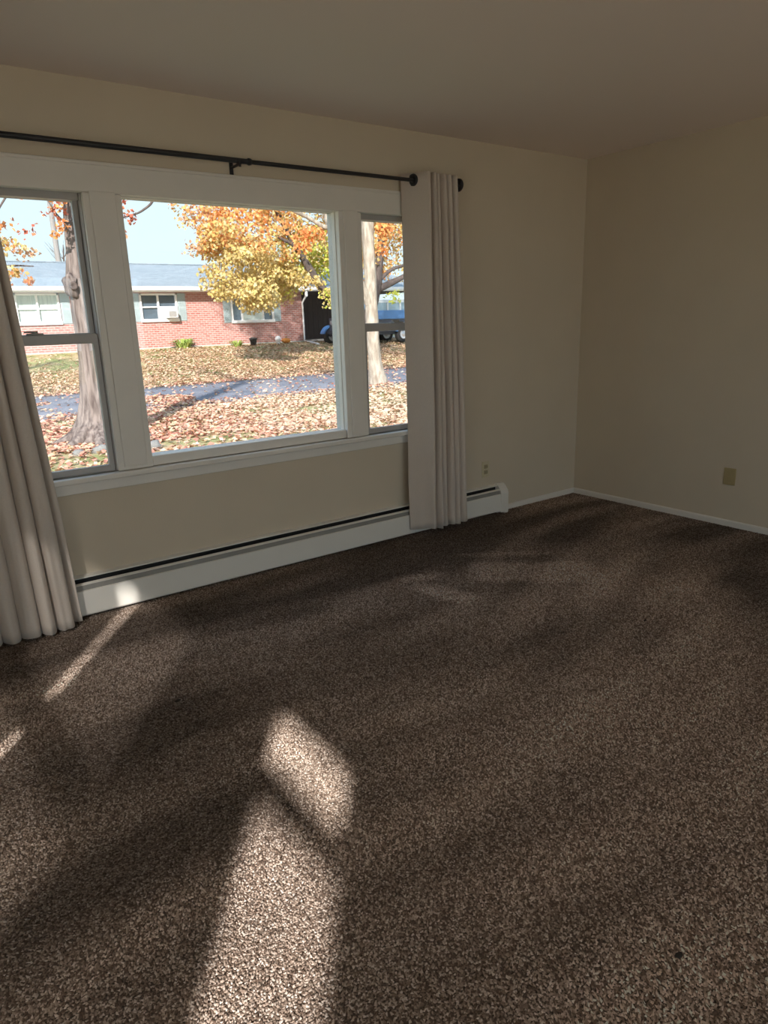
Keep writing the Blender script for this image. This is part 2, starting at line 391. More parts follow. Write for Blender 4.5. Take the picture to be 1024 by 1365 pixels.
def double_hung(x0, x1):
    # jamb liners
    f = MB(); f.box(x0 - .012, x0 + .004, .004, .106, .704, 1.972, .002); f.box(x1 - .004, x1 + .012, .004, .106, .704, 1.972, .002)
    f.box(x0 - .008, x1 + .008, .033, .104, 1.945, 2.026, .002); f.build('jamb', M['sash'], win)
    zm0, zm1 = 1.318, 1.362
    for nm, z0, z1, y0, y1 in (('lower_sash', .703, zm1, .014, .045), ('upper_sash', zm0 + .012, 1.985, .052, .085)):
        s = MB(); sw = .030
        s.box(x0 + .005, x0 + sw, y0, y1, z0, z1, .003); s.box(x1 - sw, x1 - .005, y0, y1, z0, z1, .003)
        bh = .032 if nm == 'lower_sash' else .036
        s.box(x0 + .006, x1 - .006, y0 + .001, y1 - .001, z0 + .001, z0 + bh, .003)
        s.box(x0 + .006, x1 - .006, y0 - (.003 if nm == 'lower_sash' else -.001), y1 - .001, z1 - (.044 if nm == 'lower_sash' else .034), z1, .003)
        so = s.build(nm, M['sash'], win)
        MB().box(x0 + sw - .004, x1 - sw + .004, (y0 + y1) / 2 - .002, (y0 + y1) / 2 + .002, z0 + .02, z1 - .02).build('pane', M['glass'], so)
        if nm == 'lower_sash':
            xc = (x0 + x1) / 2
            k = MB(); k.box(xc - .035, xc + .035, .016, .042, zm1, zm1 + .010, .003); k.lathe([(.0, 0), (.014, 0), (.014, .012), (0, .012)], (xc, .03, zm1 + .008), 'z', 14)
            k.box(xc - .045, xc + .005, .022, .030, zm1 + .012, zm1 + .020, .002)
            k.build('sash_lock', M['damper'], so)
double_hung(LX0, LX1); double_hung(RX0, RX1)

# ------------------------------------------------------------------ hydronic baseboard heater
HX0, HX1 = -4.95, -0.815
ht = empty('baseboard_heater', ((HX0 + HX1) / 2, -.035, 0))
tag(ht, 'long white metal baseboard heater below the picture window', 'heater')
MB().box(HX0, HX1, -.008, 0, .03, .205).build('back_plate', M['dark'], ht)
MB().prism([(-.001, .214), (-.001, .210), (-.024, .204), (-.028, .201), (-.029, .208)], 'x', HX0, HX1 - .07).build('top_hood', M['heater'], ht)
MB().prism([(-.044, .180), (-.060, .176), (-.060, .181), (-.045, .185)], 'x', HX0, HX1 - .07).build('damper_lip', M['heater'], ht)
MB().prism([(-.050, .180), (-.053, .140), (-.057, .140), (-.054, .180)], 'x', HX0, HX1 - .07).build('damper', M['damper'], ht)
MB().prism([(-.060, .150), (-.066, .147), (-.066, .028), (-.060, .020), (-.057, .022), (-.062, .030), (-.062, .145), (-.058, .150)], 'x', HX0, HX1 - .07).build('front_panel', M['heater'], ht)
m = MB()
for x in np.arange(HX0 + .1, HX1 - .1, .03): m.box(x, x + .002, -.046, -.010, .06, .13)
m.tube([(HX0, -.028, .095), (HX1 - .05, -.028, .095)], .011, 10)
fe = m.build('fin_element', M['dark'], ht); fe['kind'] = 'stuff'
def end_cap(x0, x1):
    c = MB(); c.prism([(0, 0), (-.030, 0), (-.030, .012), (-.070, .012), (-.070, .150), (-.064, .172), (-.040, .200), (-.020, .216), (0, .216)], 'x', x0, x1)
    c.box(x1 - .035 if x1 > -3 else x0, x1 if x1 > -3 else x0 + .035, -.068, -.03, 0, .02)
    c.build('end_cap', M['heater'], ht)
end_cap(HX1 - .072, HX1); end_cap(HX0, HX0 + .07)

# ------------------------------------------------------------------ curtain rod
RY, RZ = -.09, 2.156
rod = empty('curtain_rod', (-2.76, RY, RZ)); tag(rod, 'black metal curtain rod with round end caps above the picture window', 'curtain rod')
MB().tube([(-4.22, RY, RZ), (-2.70, RY, RZ)], .0125, 16).build('outer_tube', M['black'], rod)
MB().tube([(-2.72, RY, RZ), (-1.33, RY, RZ)], .0105, 16).build('inner_tube', M['black'], rod)
MB().lathe([(0, -.006), (.015, -.006), (.017, 0), (.015, .012), (.0, .012)], (-2.70, RY, RZ), 'x', 18).build('joint_collar', M['black'], rod)
for xc, sg in ((-1.345, 1), (-4.22, -1)):
    MB().lathe([(0, 0), (.018, 0), (.018, .018), (.034, .022), (.037, .028), (.037, .040), (.032, .046), (0, .048)] if sg > 0 else [(0, 0), (.018, 0), (.018, -.018), (.034, -.022), (.037, -.028), (.037, -.040), (.032, -.046), (0, -.048)], (xc, RY, RZ), 'x', 28).build('finial', M['black'], rod)
for xb in (-2.755, -1.62, -3.95):
    k = MB(); k.box(xb - .010, xb + .010, -.006, 0, RZ - .05, RZ + .02, .002); k.box(xb - .006, xb + .006, RY - .008, -.004, RZ - .022, RZ - .012, .002)
    k.box(xb - .008, xb + .008, RY - .016, RY + .016, RZ - .020, RZ - .0115, .002); k.box(xb - .006, xb + .006, RY - .016, RY - .013, RZ - .03, RZ + .004, .001)
    k.build('bracket', M['black'], rod)

# ------------------------------------------------------------------ curtains
def curtain(name, label, top, bot, z_top, z_bot, seed, hem_amp=0.0):
    """top/bot: plan polylines with the same number of points, resampled and swept down"""
    def resample(pl, per=8):
        P = [Vector((x, y, 0)) for x, y in pl]; out = []
        for i in range(len(P) - 1):
            p0 = P[max(i - 1, 0)]; p1 = P[i]; p2 = P[i + 1]; p3 = P[min(i + 2, len(P) - 1)]
            for k in range(per):
                t = k / per
                out.append(0.5 * ((2 * p1) + (-p0 + p2) * t + (2 * p0 - 5 * p1 + 4 * p2 - p3) * t * t + (-p0 + 3 * p1 - 3 * p2 + p3) * t ** 3))
        out.append(P[-1]); return out
    A, Bt = resample(top), resample(bot); n = len(A); nz = 48
    v = []; f = []
    for j in range(nz + 1):
        t = j / nz
        for k in range(n):
            s = t ** 0.8
            p = A[k].lerp(Bt[k], s)
            q = Vector((k * .09 + seed, t * 3.0, seed))
            p = p + Vector((noise.noise(q) * .010 * t, noise.noise(q + Vector((9, 3, 1))) * .012 * t, 0))
            z = z_top + (z_bot + hem_amp * noise.noise(Vector((Bt[k].x * 7, seed, 0))) - z_top) * t
            v.append((p.x, min(p.y, -.012), z))
    for j in range(nz):
        for k in range(n - 1):
            f.append((j * n + k, j * n + k + 1, (j + 1) * n + k + 1, (j + 1) * n + k))
    root = empty(name, (sum(p.x for p in Bt) / n, -.1, z_bot)); tag(root, label, 'curtain', 'light beige grommet curtains')
    o = MB().add(v, f, True).build('fabric_panel', M['curtain'], root)
    sm = o.modifiers.new('thick', 'SOLIDIFY'); sm.thickness = .003; sm.offset = 0
    # folded hem band
    hv = []; hf = []; hj = int(nz * .965)
    return root
def folds(x0, x1, nf, yb, yf, seed=0):
    """rounded columns separated by narrow deep creases"""
    g = random.Random(seed); ws = [g.uniform(.7, 1.35) for _ in range(nf)]; tot = sum(ws); x = x0; pts = [(x0, yb)]
    for w in ws:
        w *= (x1 - x0) / tot; f_ = yf + g.uniform(-.012, .012)
        pts += [(x + .02 * w, (yb + f_) / 2), (x + .22 * w, f_ + .008), (x + .52 * w, f_ - .004), (x + .80 * w, f_ + .008), (x + .99 * w, (yb + f_) / 2), (x + w, yb + g.uniform(-.008, .008))]
        x += w
    return pts
# right panel: one broad face turned to the glass, then tight folds
rt = [(-1.705, -.026), (-1.685, -.06), (-1.652, -.11), (-1.625, -.155), (-1.612, -.172), (-1.598, -.165), (-1.590, -.10), (-1.588, -.04)] + folds(-1.575, -1.365, 5, -.035, -.150, seed=3)
rb = [(-1.728, -.078), (-1.70, -.10), (-1.660, -.14), (-1.625, -.178), (-1.610, -.192), (-1.596, -.185), (-1.588, -.13), (-1.586, -.085)] + folds(-1.565, -1.295, 5, -.080, -.172, seed=3)
rc = curtain('window_curtain', 'light beige curtain gathered at the right end of the black rod', rt, rb, 2.195, .055, 2.0, .03)
lt = folds(-4.42, -3.93, 8, -.035, -.150, seed=11) + [(-3.915, -.09), (-3.895, -.10)]
lb = folds(-4.47, -3.825, 8, -.078, -.180, seed=11) + [(-3.805, -.11), (-3.782, -.115)]
lc = curtain('window_curtain', 'light beige curtain hanging at the left side of the window', lt, lb, 2.195, .020, 6.0, .04)
def grommet(c, parent, ang):
    prof = []
    v = []; f = []; R, r, S, s = .022, .013, 24, 8
    for i in range(S):
        th = 2 * math.pi * i / S
        for k in range(s):
            ph = 2 * math.pi * k / s
            q = Vector((math.cos(ph) * r * .5, math.cos(th) * (R + r * math.sin(ph)), math.sin(th) * (R + r * math.sin(ph))))
            q = Matrix.Rotation(ang, 3, 'Z') @ q
            v.append(q + Vector(c))
            f.append((i * s + k, ((i + 1) % S) * s + k, ((i + 1) % S) * s + (k + 1) % s, i * s + (k + 1) % s))
    MB().add(v, f, True).build('grommet', M['black'], parent)
grommet((-1.666, RY, RZ), rc, math.radians(22))
for xg in (-1.535, -1.49, -1.45, -1.41): grommet((xg, RY, RZ), rc, math.radians(random.Random(int(-xg * 1000)).choice((-30, 30))))
for xg in (-4.36, -4.29, -4.22, -4.15, -4.08, -4.01, -3.94): grommet((xg, RY, RZ), lc, .4)

# ------------------------------------------------------------------ wall plates
ol = empty('wall_outlet', (-.982, 0, .336)); tag(ol, 'almond duplex wall outlet between curtain and room corner', 'outlet')
MB().box(-1.017, -.947, -.006, 0, .279, .393, .003).build('cover_plate', M['almond'], ol)
for dz_ in (-.020, .020):
    fo = MB().box(-.999, -.965, -.009, -.005, .336 + dz_ - .014, .336 + dz_ + .014, .004).build('receptacle', M['slot'], ol)
    s = MB(); s.box(-.991, -.989, -.0095, -.008, .336 + dz_ - .004, .336 + dz_ + .006); s.box(-.975, -.973, -.0095, -.008, .336 + dz_ - .004, .336 + dz_ + .006)
    s.build('slot', M['dark'], fo)
MB().lathe([(0, -.0065), (.0025, -.0065), (.003, -.005)], (-.982, 0, .336), 'y', 10).build('screw', M['damper'], ol)
bp_ = empty('blank_wall_plate', (0, -1.252, .332)); tag(bp_, 'tan blank wall plate low on the right wall', 'wall plate')
MB().box(-.007, 0, -1.292, -1.212, .276, .388, .003).build('cover_plate', M['tan'], bp_)
for dz_ in (-.03, .03):
    MB().lathe([(0, -.0085), (.003, -.008), (.0035, -.006)], (0, -1.252, .332 + dz_), 'x', 10).build('screw', M['tan'], bp_)

# crumbs on the carpet
for i, (x, y, s, lb_) in enumerate(((-3.677, -1.114, .012, 'small dark leaf crumb on the carpet near the left curtain'),
                                 (-1.708, -1.807, .010, 'small dark crumb on the carpet out from the tan wall plate'),
                                 (-3.187, -2.891, .011, 'small dark crumb on the nearest carpet at lower right'))):
    o = MB().blob((x, y, .004), (s, s * .6, .004), .5, 2.2, i * 3.1, 2).build('crumb', M['debris'])
    tag(o, lb_, 'crumb', 'crumbs on the carpet')

# ================================================================== OUTSIDE
def zt(y): return -.3 + .85 * min(max((y - 17.0) / 9.0, 0), 1)
M['lawn'] = mat('lawn_ground', (0.24, 0.29, 0.11), 0.95, color2=(0.50, 0.38, 0.24), scale=1.3, bump=0.6, bscale=30, detail=6, spec=.05)
M['asphalt'] = mat('asphalt', (0.24, 0.25, 0.29), 0.9, color2=(0.17, 0.18, 0.22), scale=1.2, bump=.3, bscale=60, detail=6, spec=.15)
ys = list(range(-60, 6, 6)) + [6 + .5 * i for i in range(48)] + list(range(30, 131, 10))
xs = [-70, -40] + [-20 + 1.0 * i for i in range(61)] + [60, 100]
v = [(x, y, zt(y) - (.02 if 11.2 < y < 17 else 0) + (.03 * noise.noise(Vector((x * .5, y * .5, 0))) if 17.5 < y < 25 or 7 < y < 10.5 else 0)) for y in ys for x in xs]
nx = len(xs)
f = [(j * nx + i, j * nx + i + 1, (j + 1) * nx + i + 1, (j + 1) * nx + i) for j in range(len(ys) - 1) for i in range(nx - 1)]
struct(MB().add(v, f, True).build('ground', M['lawn']))
v = []; f = []
xs2 = [-60 + 2 * i for i in range(81)]
for x in xs2:
    j = .12 * noise.noise(Vector((x * .4, 0, 0)))
    v += [(x, 11.2 + j, -.30), (x, 11.22 + j, -.285), (x, 14.1, -.262), (x, 16.95 + j, -.285), (x, 17.0 + j, -.30)]
for i in range(len(xs2) - 1):
    for k in range(4): f.append((i * 5 + k, (i + 1) * 5 + k, (i + 1) * 5 + k + 1, i * 5 + k + 1))
struct(MB().add(v, f, True).build('street', M['asphalt']))

M['bounce_patio'] = mat('bounce_patio_concrete', (.34, .32, .28), .9, var=.1, scale=2, bump=.1)
struct(MB().box(-9, 4, -18, YB - .15, -.32, -.1, .01).build('bounce_patio', M['bounce_patio']))  # unseen slab added to bounce sunlight through the back doors

# fallen leaves
M['leaf'] = leaf_mat('leaf', .35); M['litter'] = leaf_mat('leaf_litter', .1)
def litter():
    P = []; cols = []
    pal_near = np.array([(0.64, 0.35, 0.25), (0.70, 0.46, 0.33), (0.58, 0.27, 0.20), (0.74, 0.55, 0.42), (0.50, 0.22, 0.17), (0.68, 0.50, 0.30)])
    pal_far = np.array([(0.66, 0.44, 0.31), (0.74, 0.54, 0.38), (0.58, 0.35, 0.25), (0.70, 0.54, 0.36), (0.54, 0.40, 0.26)])
    g = np.random.default_rng(3); n = 0
    while n < 90000:
        y = g.uniform(4.5, 25.6); x = g.uniform(-5 + .1 * (y - 5), 3.5 + .75 * y)
        nz = noise.noise(Vector((x * .45, y * .6, 3.0))); nz2 = noise.noise(Vector((x * 1.3, y * 1.6, 8.0)))
        if 11.3 < y < 16.9:
            d = .035 + (.8 if nz > .32 and x < 2 else 0) + (.25 if y < 11.8 or y > 16.4 else 0)
        elif y <= 11.3:
            d = .95 if nz > -.28 else .4
            if -3.5 < x < .4 and 5.0 < y < 7.0: d = .22
            elif x > 2.2 and abs(y - 8.6 - .1 * (x - 4)) < .75: d *= .45
        else:
            d = .95 - .055 * (y - 17) + .3 * nz
            if x < 3.6 and y > 21.3: d = .10
        if g.random() > d * (.75 + .4 * nz2): continue
        pal = pal_near if y < 17 else pal_far
        c = pal[g.integers(len(pal))] * g.uniform(.75, 1.2)
        if y < 11.3:
            k_ = min(max((x + .5) / 4, 0), 1) * .65; c = c * (1 - k_) + np.array((.72, .58, .42)) * g.uniform(.8, 1.15) * k_
        P.append((x, y, (zt(y) if not 11.2 < y < 17 else -.27) + g.uniform(.01, .045))); cols.append(np.clip(c, 0, .9)); n += 1
    o = leaves('fallen_leaves', P, .088, cols, M['litter'], flat=.55, seed=5)
    tag(o, 'orange and brown fallen leaves strewn over lawn and street', 'leaves')
litter()

# stones near the big tree
M['stone'] = mat('stone', (0.26, 0.26, 0.25), .9, var=.3, scale=6, bump=.4, bscale=20)
for i, (x, y, s, lb_) in enumerate(((-1.28, 6.5, .13, 'grey stone in the grass at the lower left corner of the centre pane'), (-1.95, 6.75, .12, 'pale grey stone on the grass in front of the big trunk'), (-2.25, 6.75, .08, 'small grey stone on the grass left of the pale stone'))):
    o = MB().blob((x, y, -.27), (s, s * .8, s * .7), .4, 1.6, i * 2.7, 2).build('garden_stone', M['stone'])
    tag(o, lb_, 'stone', 'stones by the big tree')

# ------------------------------------------------------------------ brick house across the street
HY = 26.0
def brick_material():
    m = bpy.data.materials.new('brick'); m.use_nodes = True; n = m.node_tree.nodes; L = m.node_tree.links; b = n['Principled BSDF']
    b.inputs['Roughness'].default_value = .9
    tcn = n.new('ShaderNodeTexCoord'); mp = n.new('ShaderNodeMapping'); mp.inputs['Rotation'].default_value = (math.radians(90), 0, 0)
    L.new(tcn.outputs['Object'], mp.inputs[0])
    sx_ = n.new('ShaderNodeSeparateXYZ'); cx = n.new('ShaderNodeCombineXYZ'); ad = n.new('ShaderNodeMath'); ad.operation = 'ADD'
    L.new(tcn.outputs['Object'], sx_.inputs[0]); L.new(sx_.outputs['X'], ad.inputs[0]); L.new(sx_.outputs['Y'], ad.inputs[1])
    L.new(ad.outputs[0], cx.inputs[0]); L.new(sx_.outputs['Z'], cx.inputs[1])
    br = n.new('ShaderNodeTexBrick'); br.inputs['Scale'].default_value = 1; br.inputs['Brick Width'].default_value = .23; br.inputs['Row Height'].default_value = .085
    br.inputs['Mortar Size'].default_value = .011; br.inputs['Color1'].default_value = (.40, .14, .12, 1); br.inputs['Color2'].default_value = (.50, .23, .20, 1); br.inputs['Mortar'].default_value = (.56, .46, .43, 1)
    L.new(cx.outputs[0], br.inputs['Vector']); L.new(br.outputs['Color'], b.inputs['Base Color'])
    bp = n.new('ShaderNodeBump'); bp.inputs['Strength'].default_value = .5; bp.inputs['Distance'].default_value = .01; bp.invert = True
    L.new(br.outputs['Fac'], bp.inputs['Height']); L.new(bp.outputs[0], b.inputs['Normal'])
    return m
def shingle_material():
    m = bpy.data.materials.new('shingle'); m.use_nodes = True; n = m.node_tree.nodes; L = m.node_tree.links; b = n['Principled BSDF']
    b.inputs['Roughness'].default_value = .95
    tcn = n.new('ShaderNodeTexCoord')
    br = n.new('ShaderNodeTexBrick'); br.inputs['Scale'].default_value = 1; br.inputs['Brick Width'].default_value = .33; br.inputs['Row Height'].default_value = .16
    br.inputs['Mortar Size'].default_value = .008; br.inputs['Color1'].default_value = (.24, .29, .33, 1); br.inputs['Color2'].default_value = (.31, .36, .40, 1); br.inputs['Mortar'].default_value = (.16, .20, .23, 1)
    L.new(tcn.outputs['Object'], br.inputs['Vector']); L.new(br.outputs['Color'], b.inputs['Base Color'])
    return m
M['brick'] = brick_material(); M['shingle'] = shingle_material()
M['hwhite'] = mat('house_white', (.85, .85, .85), .5, var=.03, scale=3)
M['shutter'] = mat('shutter_paint', (.38, .46, .48), .6, var=.05, scale=4)
M['hglass'] = mat('house_glass', (.10, .14, .18), .08, spec=.8, var=.3, scale=1.5)
M['hcurt'] = mat('house_curtain', (.62, .70, .66), .9, color2=(.40, .48, .46), scale=3, stretch=(9, 1, .4))
M['darkwood'] = mat('dark_siding', (.085, .065, .070), .85, var=.3, scale=4, stretch=(6, 6, .5))
M['concrete'] = mat('concrete', (.5, .48, .45), .9, var=.1, scale=2)
HX0h, HX1h = -7.0, 12.42
hs = empty('brick_house', (3, HY, .5)); tag(hs, 'low red brick ranch house with grey roof across the street', 'house')
m = MB()
opens = [(.36, 1.90, 1.66, 2.76), (4.93, 6.48, 1.66, 2.74), (8.87, 10.93, 1.52, 2.55)]
xx = HX0h
for (x0, x1, z0, z1) in opens:
    m.box(xx, x0, HY, HY + .25, .3, 2.9); m.box(x0, x1, HY, HY + .25, .3, z0); m.box(x0, x1, HY, HY + .25, z1, 2.9); xx = x1
m.box(xx, HX1h, HY, HY + .25, .3, 2.9)
m.box(HX0h, HX0h + .25, HY + .25, HY + 8.6, .3, 2.9); m.box(HX1h - .25, HX1h, HY + .25, HY + 8.6, .3, 2.9); m.box(HX0h, HX1h, HY + 8.35, HY + 8.6, .3, 2.9)
m.build('brick_wall', M['brick'], hs)
MB().box(HX0h - .02, HX1h + .02, HY - .03, HY + .02, .2, .60, .01).build('foundation', M['concrete'], hs)
EY, RYh, EZ, RZh = HY - .55, HY + 4.3, 2.98, 4.23
RX0h, RX1h = HX0h - .4, 19.6
rf = MB(); t_ = .10
rf.prism([(EY, EZ), (RYh, RZh), (2 * RYh - EY, EZ), (2 * RYh - EY, EZ - t_), (RYh, RZh - t_), (EY, EZ - t_)], 'x', RX0h, RX1h)
ro = rf.build('roof', M['shingle'], hs)
MB().box(RX0h, RX1h, RYh - .12, RYh + .12, RZh - .02, RZh + .025, .01).build('ridge_cap', M['shingle'], ro)
MB().box(RX0h, RX1h, EY - .10, EY + .02, EZ - .16, EZ - .005, .02).build('gutter', M['hwhite'], hs)
MB().box(RX0h, RX1h, EY, HY + .02, EZ - .20, EZ - .12).build('soffit', M['hwhite'], hs)
for xg in (HX0h + .02, HX1h - .14):
    MB().prism([(HY, 2.88), (RYh, RZh - .12), (2 * RYh - HY, 2.88)], 'x', xg, xg + .12).build('gable', M['hwhite'], hs)
MB().box(RX0h, RX1h, 2 * RYh - EY - .02, 2 * RYh - EY + .08, EZ - .16, EZ).build('gutter', M['hwhite'], hs)
d = MB(); d.box(12.34, 12.44, EY - .02, EY + .08, 2.55, 2.85, .01); d.tube([(12.39, EY + .03, 2.6), (12.42, HY - .07, 2.3), (12.42, HY - .07, .62), (12.40, HY - .2, .56)], .045, 8)
dsp = d.build('downspout', M['hwhite'], hs)
MB().tube([(12.40, HY - .2, .56), (12.35, HY - .9, .50), (12.25, HY - 1.65, .44)], .05, 8).build('extension_pipe', M['hwhite'], dsp)

def house_window(x0, x1, z0, z1, cols_, rows, shut, glassm, ac=False):
    w = MB(); fr = .075; y0 = HY - .05; y1 = HY + .1
    w.box(x0 - .02, x1 + .02, y0 - .03, y1, z0 - .05, z0 + fr, .01); w.box(x0, x1, y0, y1, z1 - fr, z1, .01)
    w.box(x0, x0 + fr, y0, y1, z0, z1, .01); w.box(x1 - fr, x1, y0, y1, z0, z1, .01)
    wo_ = w.build('window', M['hwhite'], hs)
    cw = [x0 + fr] + cols_ + [x1 - fr]
    for c in cols_: MB().box(c - .035, c + .035, y0 + .005, y1, z0 + fr, z1 - fr, .005).build('mullion', M['hwhite'], wo_)
    for i in range(len(cw) - 1):
        rr_ = [z0 + fr] + rows + [z1 - fr]
        for r_ in rows: MB().box(cw[i], cw[i + 1], y0 + .02, y1, r_ - .025, r_ + .025, .004).build('sash_rail', M['hwhite'], wo_)
        for j in range(len(rr_) - 1):
            if ac and i == 1 and j == 0: continue
            MB().box(cw[i], cw[i + 1], HY + .05, HY + .06, rr_[j], rr_[j + 1]).build('pane', glassm[i % len(glassm)], wo_)
    if ac:
        MB().box(cw[1], cw[2], HY + .0, HY + .06, z0 + fr, rows[0]).build('filler_panel', M['hwhite'], wo_)
    for sx0 in shut:
        s = MB(); sw = .34
        s.box(sx0, sx0 + sw, HY - .035, HY + .0, z0 - .02, z1, .004)
        for (q0, q1) in ((z0 + .04, (z0 + z1) / 2 - .03), ((z0 + z1) / 2 + .03, z1 - .06)):
            k = 9
            for j in range(k):
                zz = q0 + (q1 - q0) * j / k; s.box(sx0 + .05, sx0 + sw - .05, HY - .05, HY - .03, zz, zz + (q1 - q0) / k * .6)
        s.build('shutter', M['shutter'], hs)
house_window(.36, 1.90, 1.66, 2.76, [1.12], [2.20], [-.02, 1.93], [M['hcurt']])
house_window(4.93, 6.48, 1.66, 2.74, [5.68], [2.20], [4.57, 6.50], [M['hglass']], ac=True)
house_window(8.87, 10.93, 1.52, 2.55, [9.38, 10.40], [], [8.51, 10.95], [M['hglass'], M['hcurt']])
ac = MB().box(5.90, 6.34, HY - .38, HY + .02, 1.76, 2.06, .02).build('air_conditioner', M['hwhite'], hs)
g = MB()
for j in range(7): g.box(5.96, 6.28, HY - .392, HY - .375, 1.80 + j * .034, 1.82 + j * .034)
g.build('grille', M['damper'], ac)
# carport: dark vertical boards at the back, slab and posts
CBX0, CBX1 = HX1h, 19.3
k = 0; x = CBX0
proto = None
while x < CBX1:
    b_ = MB().box(0, .285, 0, .03 + .012 * (k % 2), 0, 2.45).build('siding_board', M['darkwood'], hs) if proto is None or k < 2 else None
    if b_ is None:
        b_ = protos[k % 2].copy(); C.objects.link(b_)
    b_.parent = hs; b_.matrix_parent_inverse = Matrix.Identity(4)
    b_.location = Vector((x, HY + 3.6, .45)) - hs.location
    if k < 2:
        proto = b_
        protos = [b_] if k == 0 else protos + [b_]
    x += .3; k += 1
MB().box(CBX0, CBX1, HY + 3.64, HY + 3.75, .4, 2.95).build('carport_wall', M['darkwood'], hs)
MB().box(CBX0, CBX1 + .2, HY - .3, HY + 3.6, .3, .56).build('carport_slab', M['concrete'], hs)
MB().box(CBX0, CBX1, EY + .05, HY + 8.6, 2.78, 2.84).build('carport_ceiling', M['darkwood'], hs)
for x in (19.1,): MB().box(x, x + .14, HY - .2, HY - .06, .5, 2.85, .01).build('post', M['hwhite'], hs)

# things along the house front
M['pot'] = mat('dark_pot', (.03, .03, .035), .6); M['pumpkin'] = mat('pumpkin_skin', (.75, .28, .05), .5, var=.15, scale=6)
M['pumpstem'] = mat('pumpkin_stem', (.2, .17, .07), .8); M['tuft'] = mat('tuft_leaf', (.22, .34, .06), .8, color2=(.38, .46, .12), scale=6)
pt = empty('plant_pot', (9.48, 25.3, zt(25.3))); tag(pt, 'small black plant pot on the ground before the brick wall', 'pot')
MB().lathe([(0, 0), (.11, 0), (.16, .28), (.18, .28), (.18, .33), (.15, .33), (.145, .29), (0, .29)], (9.48, 25.3, zt(25.3)), 'z', 18).build('pot_body', M['pot'], pt)
MB().blob((9.48, 25.3, zt(25.3) + .31), (.13, .13, .06), .5, 3, 2).build('soil', M['debris'], pt)
ln = empty('garden_lantern', (10.80, 25.5, zt(25.5))); tag(ln, 'white garden lantern standing beside the pumpkin', 'lantern')
z_ = zt(25.5)
MB().lathe([(0, 0), (.10, 0), (.10, .04), (.05, .06), (.05, .10)], (10.8, 25.5, z_), 'z', 16).build('base', M['hwhite'], ln)
MB().lathe([(.07, .10), (.13, .16), (.14, .24), (.10, .33), (.0, .36)], (10.8, 25.5, z_), 'z', 16).build('globe', M['hwhite'], ln)
pk = empty('pumpkin', (11.16, 25.4, zt(25.4))); tag(pk, 'orange pumpkin on the ground near the house corner', 'pumpkin')
v = []; f = []
for i in range(13):
    ph = math.pi * i / 12
    for kk in range(30):
        th = 2 * math.pi * kk / 30; r = .22 * math.sin(ph) * (1 - .10 * abs(math.cos(th * 5)))
        v.append((11.16 + r * math.cos(th), 25.4 + r * math.sin(th), zt(25.4) + .15 - .15 * math.cos(ph) * (1 - .25 * math.sin(ph) ** 0)))
for i in range(12):
    for kk in range(30): f.append((i * 30 + kk, i * 30 + (kk + 1) % 30, (i + 1) * 30 + (kk + 1) % 30, (i + 1) * 30 + kk))
MB().add(v, f, True).build('flesh', M['pumpkin'], pk)
MB().tube([(11.16, 25.4, zt(25.4) + .25), (11.165, 25.4, zt(25.4) + .31), (11.19, 25.4, zt(25.4) + .35)], [.03, .02, .022], 8).build('stem', M['pumpstem'], pk)
def tuft(x, y, s, lb_, seed):
    g = random.Random(seed); m_ = MB()
    for i in range(70):
        a = g.uniform(0, 6.28); r0 = g.uniform(0, .25) * s; h = g.uniform(.5, 1) * .34 * s; rr_ = g.uniform(.5, 1.2) * s * .5
        b0_ = Vector((x + math.cos(a) * r0, y + math.sin(a) * r0 * .6, zt(y))); mid = b0_ + Vector((math.cos(a) * rr_ * .4, math.sin(a) * rr_ * .3, h)); tip = b0_ + Vector((math.cos(a) * rr_, math.sin(a) * rr_ * .6, h * .75))
        w = Vector((-math.sin(a), math.cos(a), 0)) * .022 * s
        m_.add([b0_ - w, b0_ + w, mid + w * 1.3, mid - w * 1.3, tip], [(0, 1, 2, 3), (3, 2, 4)])
    o = m_.build('plant_tuft', M['tuft'], None, recalc=False); tag(o, lb_, 'plant', 'plant tufts along the brick wall')
tuft(6.46, 25.65, 1.15, 'wide green plant tuft below the window with the air conditioner', 1)
tuft(8.70, 25.3, .8, 'small green plant tuft left of the black pot', 2)

# ------------------------------------------------------------------ blue off-roader by the carport
M['carblue'] = mat('car_blue', (.10, .25, .55), .3, spec=.6, var=.05, scale=3); M['cartop'] = mat('car_white_top', (.78, .82, .86), .4)
M['cardark'] = mat('car_shaded_dark', (.05, .055, .08), .5); M['tyre'] = mat('tyre', (.02, .02, .022), .8); M['rim'] = mat('rim', (.5, .5, .52), .35, metal=.6)  # dark body colour carries the tree shade on the car's lower side
M['cglass'] = mat('car_glass', (.30, .42, .50), .06, spec=1.0)
cx0, cy0, cz0 = 14.75, 24.1, zt(24.1) + .0
car = empty('offroad_car', (cx0, cy0, cz0)); tag(car, 'blue off-road car with white top parked before the dark carport', 'car')
def cpt(x, y, z): return (cx0 + x, cy0 + y, cz0 + z)
def cbox(name, x0, x1, y0, y1, z0, z1, b, m_, par=car): return MB().box(cx0 + x0, cx0 + x1, cy0 + y0, cy0 + y1, cz0 + z0, cz0 + z1, b).build(name, M[m_], par)
cbox('chassis', -1.75, 2.05, -.62, .62, .38, .60, .03, 'cardark')
MB().prism([(cx0 - .55, cz0 + .52), (cx0 + 2.05, cz0 + .52), (cx0 + 2.05, cz0 + 1.12), (cx0 - .55, cz0 + 1.12)], 'y', cy0 - .78, cy0 + .78).build('tub', M['cardark'], car)
MB().prism([(cx0 - .60, cz0 + 1.08), (cx0 + 2.08, cz0 + 1.08), (cx0 + 2.05, cz0 + 1.46), (cx0 - .55, cz0 + 1.46)], 'y', cy0 - .80, cy0 + .80).build('door_band', M['carblue'], car)
